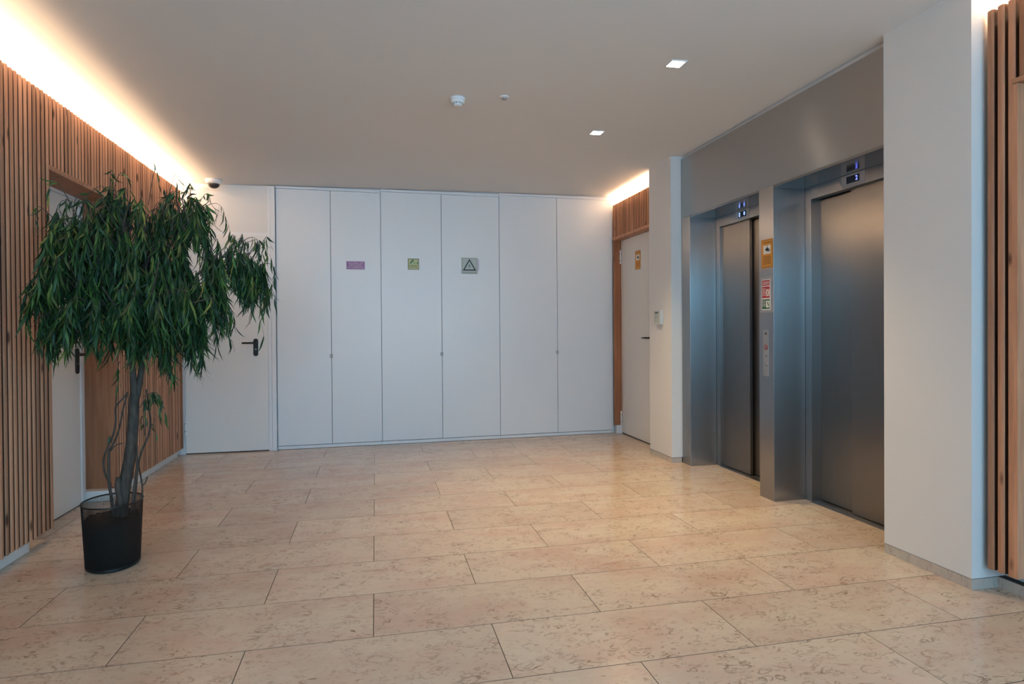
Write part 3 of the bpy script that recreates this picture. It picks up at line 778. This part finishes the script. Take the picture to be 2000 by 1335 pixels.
# limbs into the crown
crown_c = at(262, 600, D)
limb_pix = [[(262, 640, D), (220, 540, D-.12), (150, 470, D-.22), (110, 470, D-.25)],
            [(262, 640, D), (190, 590, D-.10), (120, 580, D-.15)],
            [(279, 640, D), (290, 500, D+.05), (260, 420, D+.05), (215, 380, D+.02)],
            [(279, 640, D), (320, 520, D+.05), (350, 430, D+.05), (372, 380, D+.08)],
            [(279, 640, D), (360, 560, D-.02), (430, 505, D-.02), (490, 495, D)],
            [(279, 640, D), (350, 600, D-.15), (420, 580, D-.18)],
            [(262, 640, D), (240, 560, D+.25), (220, 500, D+.32)],
            [(279, 640, D), (300, 560, D-.28), (310, 510, D-.38)],
            [(262, 640, D), (220, 590, D-.30), (200, 560, D-.40)]]
for q in limb_pix: branch('branch', q, .0065, .0025, seg=6)

# clumps: photo centre, depth, radii in metres (x, y, z), twigs
clumps = [((265, 535), D, (.30, .26, .22), 128),
          ((165, 470), D-.12, (.19, .20, .13), 34),
          ((125, 560), D-.12, (.15, .18, .18), 34),
          ((110, 480), D-.05, (.10, .12, .10), 12),
          ((265, 425), D, (.25, .20, .10), 34),
          ((385, 450), D, (.12, .16, .13), 22),
          ((455, 530), D, (.17, .17, .09), 36),
          ((395, 590), D-.05, (.16, .20, .13), 36),
          ((315, 610), D-.10, (.26, .24, .14), 92),
          ((185, 610), D-.10, (.20, .22, .12), 40),
          ((495, 550), D, (.08, .10, .08), 12),
          ((100, 630), D-.05, (.05, .10, .08), 10),
          ((340, 665), D-.05, (.20, .18, .06), 26)]
leaves = []     # (matrix origin, direction, length, width, roll)
twig = MB()
def bez(a, b, c, t_): return a*(1-t_)**2 + b*2*t_*(1-t_) + c*t_*t_
def add_leaf(p, d, L_, w, facing): leaves.append((p.copy(), d.normalized(), L_, w, facing))
def clampw(p):
    if p.x < -1.845: p.x = -1.845+random.uniform(0, .03)
    return p
def sprig(Sx, T, nleaf, start=.45, lscale=1.0, hang=None):
    mid = (Sx+T)/2 + Vector((0, 0, .09+.12*random.random())) + (T-crown_c)*.15
    hang = random.uniform(.04, .15) if hang is None else hang
    out = T-crown_c; out.z = 0; out = out.normalized()*random.uniform(0, .05)
    pts = [bez(Sx, mid, T, k/7) for k in range(8)] + [T+out*.5+Vector((0, 0, -hang*.4)), T+out*.8+Vector((0, 0, -hang))]
    pts = [clampw(q) for q in pts]; n_ = len(pts)-1
    twig.tube(pts, [.0024-.0002*k for k in range(10)], 4)
    for k in range(nleaf):
        t_ = (start + (1-start)*(k+random.random()*.6)/nleaf)*n_; i0 = min(int(t_), n_-1)
        p = pts[i0].lerp(pts[i0+1], min(1, t_-i0)); tg = (pts[i0+1]-pts[i0]).normalized()
        az = random.uniform(0, 2*pi); side = Vector((cos(az), sin(az), 0))
        high = max(0, min(1, (T.z-1.72)/.25))
        d = tg*random.uniform(.1, .6+.5*high) + Vector((0, 0, -1))*random.uniform(.8-.5*high, 1.5) + side*random.uniform(.02, .34+.4*high)
        add_leaf(p, d, random.uniform(.07, .145)*lscale*(1.15 if p.y < D-.15 else 1), random.uniform(.0038, .0064), az+random.uniform(-.6, .6))
for (px, dep, rad, nt) in clumps:
    c = at(px[0], px[1], dep)
    for k in range(nt):
        while True:
            o = Vector((random.uniform(-1, 1), random.uniform(-1, 1), random.uniform(-1, 1)))
            if .25 < o.length < 1: break
        T = c + Vector((o.x*rad[0], o.y*rad[1], o.z*rad[2]))
        base = c*.6 + crown_c*.4
        Sx = T + (base-T)*random.uniform(.45, .7) + Vector((0, 0, .03)); 
        sprig(clampw(Sx), clampw(T), random.randint(18, 26))
# lone sprigs that stick out of the crown
def lone(a, b, n_, dep=D, ls=.8, st=.3): sprig(at(*a, dep), at(*b, dep), n_, st, ls)
lone((360, 460), (368, 362), 9, D+.05, .6); lone((365, 450), (410, 395), 10, D+.05, .65); lone((370, 430), (440, 425), 7, D, .9, .5)
lone((215, 420), (222, 340), 7, D, .6); lone((215, 410), (255, 365), 6, D, .6); lone((290, 400), (310, 362), 6, D, .7); lone((150, 420), (95, 378), 6, D-.1, .6)
lone((115, 440), (70, 432), 5, D-.1, .7); lone((440, 500), (505, 488), 8, D, .8); lone((500, 520), (530, 560), 9, D, .8); lone((330, 380), (345, 372), 4, D, .8)
for k in range(14): lone((350+random.uniform(-25, 25), 450), (350+random.uniform(-40, 60), 395+random.uniform(-12, 25)), 6, D+random.uniform(-.1, .15), .65, .3)
for k in range(10): lone((470+random.uniform(-40, 20), 520), (470+random.uniform(-45, 50), 488+random.uniform(-8, 20)), 7, D+random.uniform(-.1, .1), .7, .3)
for k in range(10): lone((190+random.uniform(-60, 60), 440), (180+random.uniform(-80, 90), 400+random.uniform(-15, 20)), 6, D-.1+random.uniform(-.1, .1), .7, .3)
lone((500, 560), (505, 620), 6, D, .8); lone((100, 580), (85, 640), 9, D-.1, .9); lone((430, 620), (445, 655), 7, D, .9)
lone((270, 800), (300, 765), 14, D-.03, .8, .2); lone((280, 775), (312, 770), 8, D-.02, .9, .2); lone((283, 850), (275, 820), 7, D, .5, .2); lone((235, 705), (232, 745), 7, D, .75, .3)
lone((226, 860), (214, 850), 3, D, .35, .2, ); lone((290, 850), (300, 840), 4, D+.03, .4, .2); lone((285, 800), (283, 812), 5, D+.03, .5, .2)
# two leaves caught in the pot
for q in ((172, 1012), (182, 1010), (178, 1014)): add_leaf(at(*q, 3.70), Vector((random.uniform(-.2, .2), 0, -1)), .085, .008, 0)
def leaf_geo(mb, L_, w, bend, twist):
    """narrow lance leaf growing along -z from the origin: sickle-curved, wavy, folded on the midrib"""
    n = 8; L3 = []; ph = bend*9
    for i in range(n+1):
        s_ = i/n; ww = w*(sin(pi*min(1, s_*1.02)**.75)**.9 if 0 < s_ < 1 else .04)
        z = -L_*(s_-.14*bend*s_*s_); x = L_*(bend*.36*s_*s_ + .022*sin(6.5*s_+ph)*s_); y_ = L_*twist*.20*s_*s_ + L_*.018*sin(8*s_+ph*2); a = twist*1.4*s_
        cx, sx = cos(a), sin(a)
        L3.append([mb.verts.new((x + k*ww*sx + (0 if k else .22*ww), y_ + k*ww*cx, z)) for k in (-1, 0, 1)])
    for i in range(n):
        for k in range(2): mb.faces.new((L3[i][k], L3[i][k+1], L3[i+1][k+1], L3[i+1][k]))
def leaf_mat(lf):
    p, d, L_, w, fa = lf
    z = -d; x = Vector((cos(fa), sin(fa), 0)); x = (x - z*x.dot(z)).normalized(); y = z.cross(x)
    return Matrix(((x.x, y.x, z.x, p.x), (x.y, y.y, z.y, p.y), (x.z, y.z, z.z, p.z), (0, 0, 0, 1)))
leaves = [l for l in leaves if (l[0]+l[1]*l[2]).x > -1.885 and l[0].x > -1.88]
leaves.sort(key=lambda l: (l[0]+l[1]*l[2]*.5).y - l[2]*2)
variants = []
for k in range(14):
    b = bmesh.new(); leaf_geo(b, 1, .046, random.uniform(-.3, 1.2), random.uniform(-1, 1)); me = bpy.data.meshes.new('leaf'); b.to_mesh(me); b.free()
    for f in me.polygons: f.use_smooth = True
    me.materials.append(M['leaf']); variants.append(me)
for lf in leaves[:300]:
    o = bpy.data.objects.new('leaf', random.choice(variants)); COL.objects.link(o); o.parent = tree
    mt = leaf_mat(lf) @ Matrix.Diagonal((lf[2], lf[2], lf[2], 1)); o.matrix_local = Matrix.Translation(-PC) @ mt
fb = bmesh.new()
for lf in leaves[300:]:
    k0 = len(fb.verts); leaf_geo(fb, lf[2], lf[3], random.uniform(-.3, 1.2), random.uniform(-1, 1)); fb.verts.ensure_lookup_table()
    mt = leaf_mat(lf)
    for v_ in fb.verts[k0:]: v_.co = mt @ v_.co
me = bpy.data.meshes.new('foliage'); fb.to_mesh(me); fb.free(); me.transform(Matrix.Translation(-PC)); me.materials.append(M['leaf'])
for f in me.polygons: f.use_smooth = True
fo = bpy.data.objects.new('foliage', me); COL.objects.link(fo); fo.parent = tree; fo['kind'] = 'stuff'
tw = twig.build('twigs', M['bark'], tree, kind='stuff')
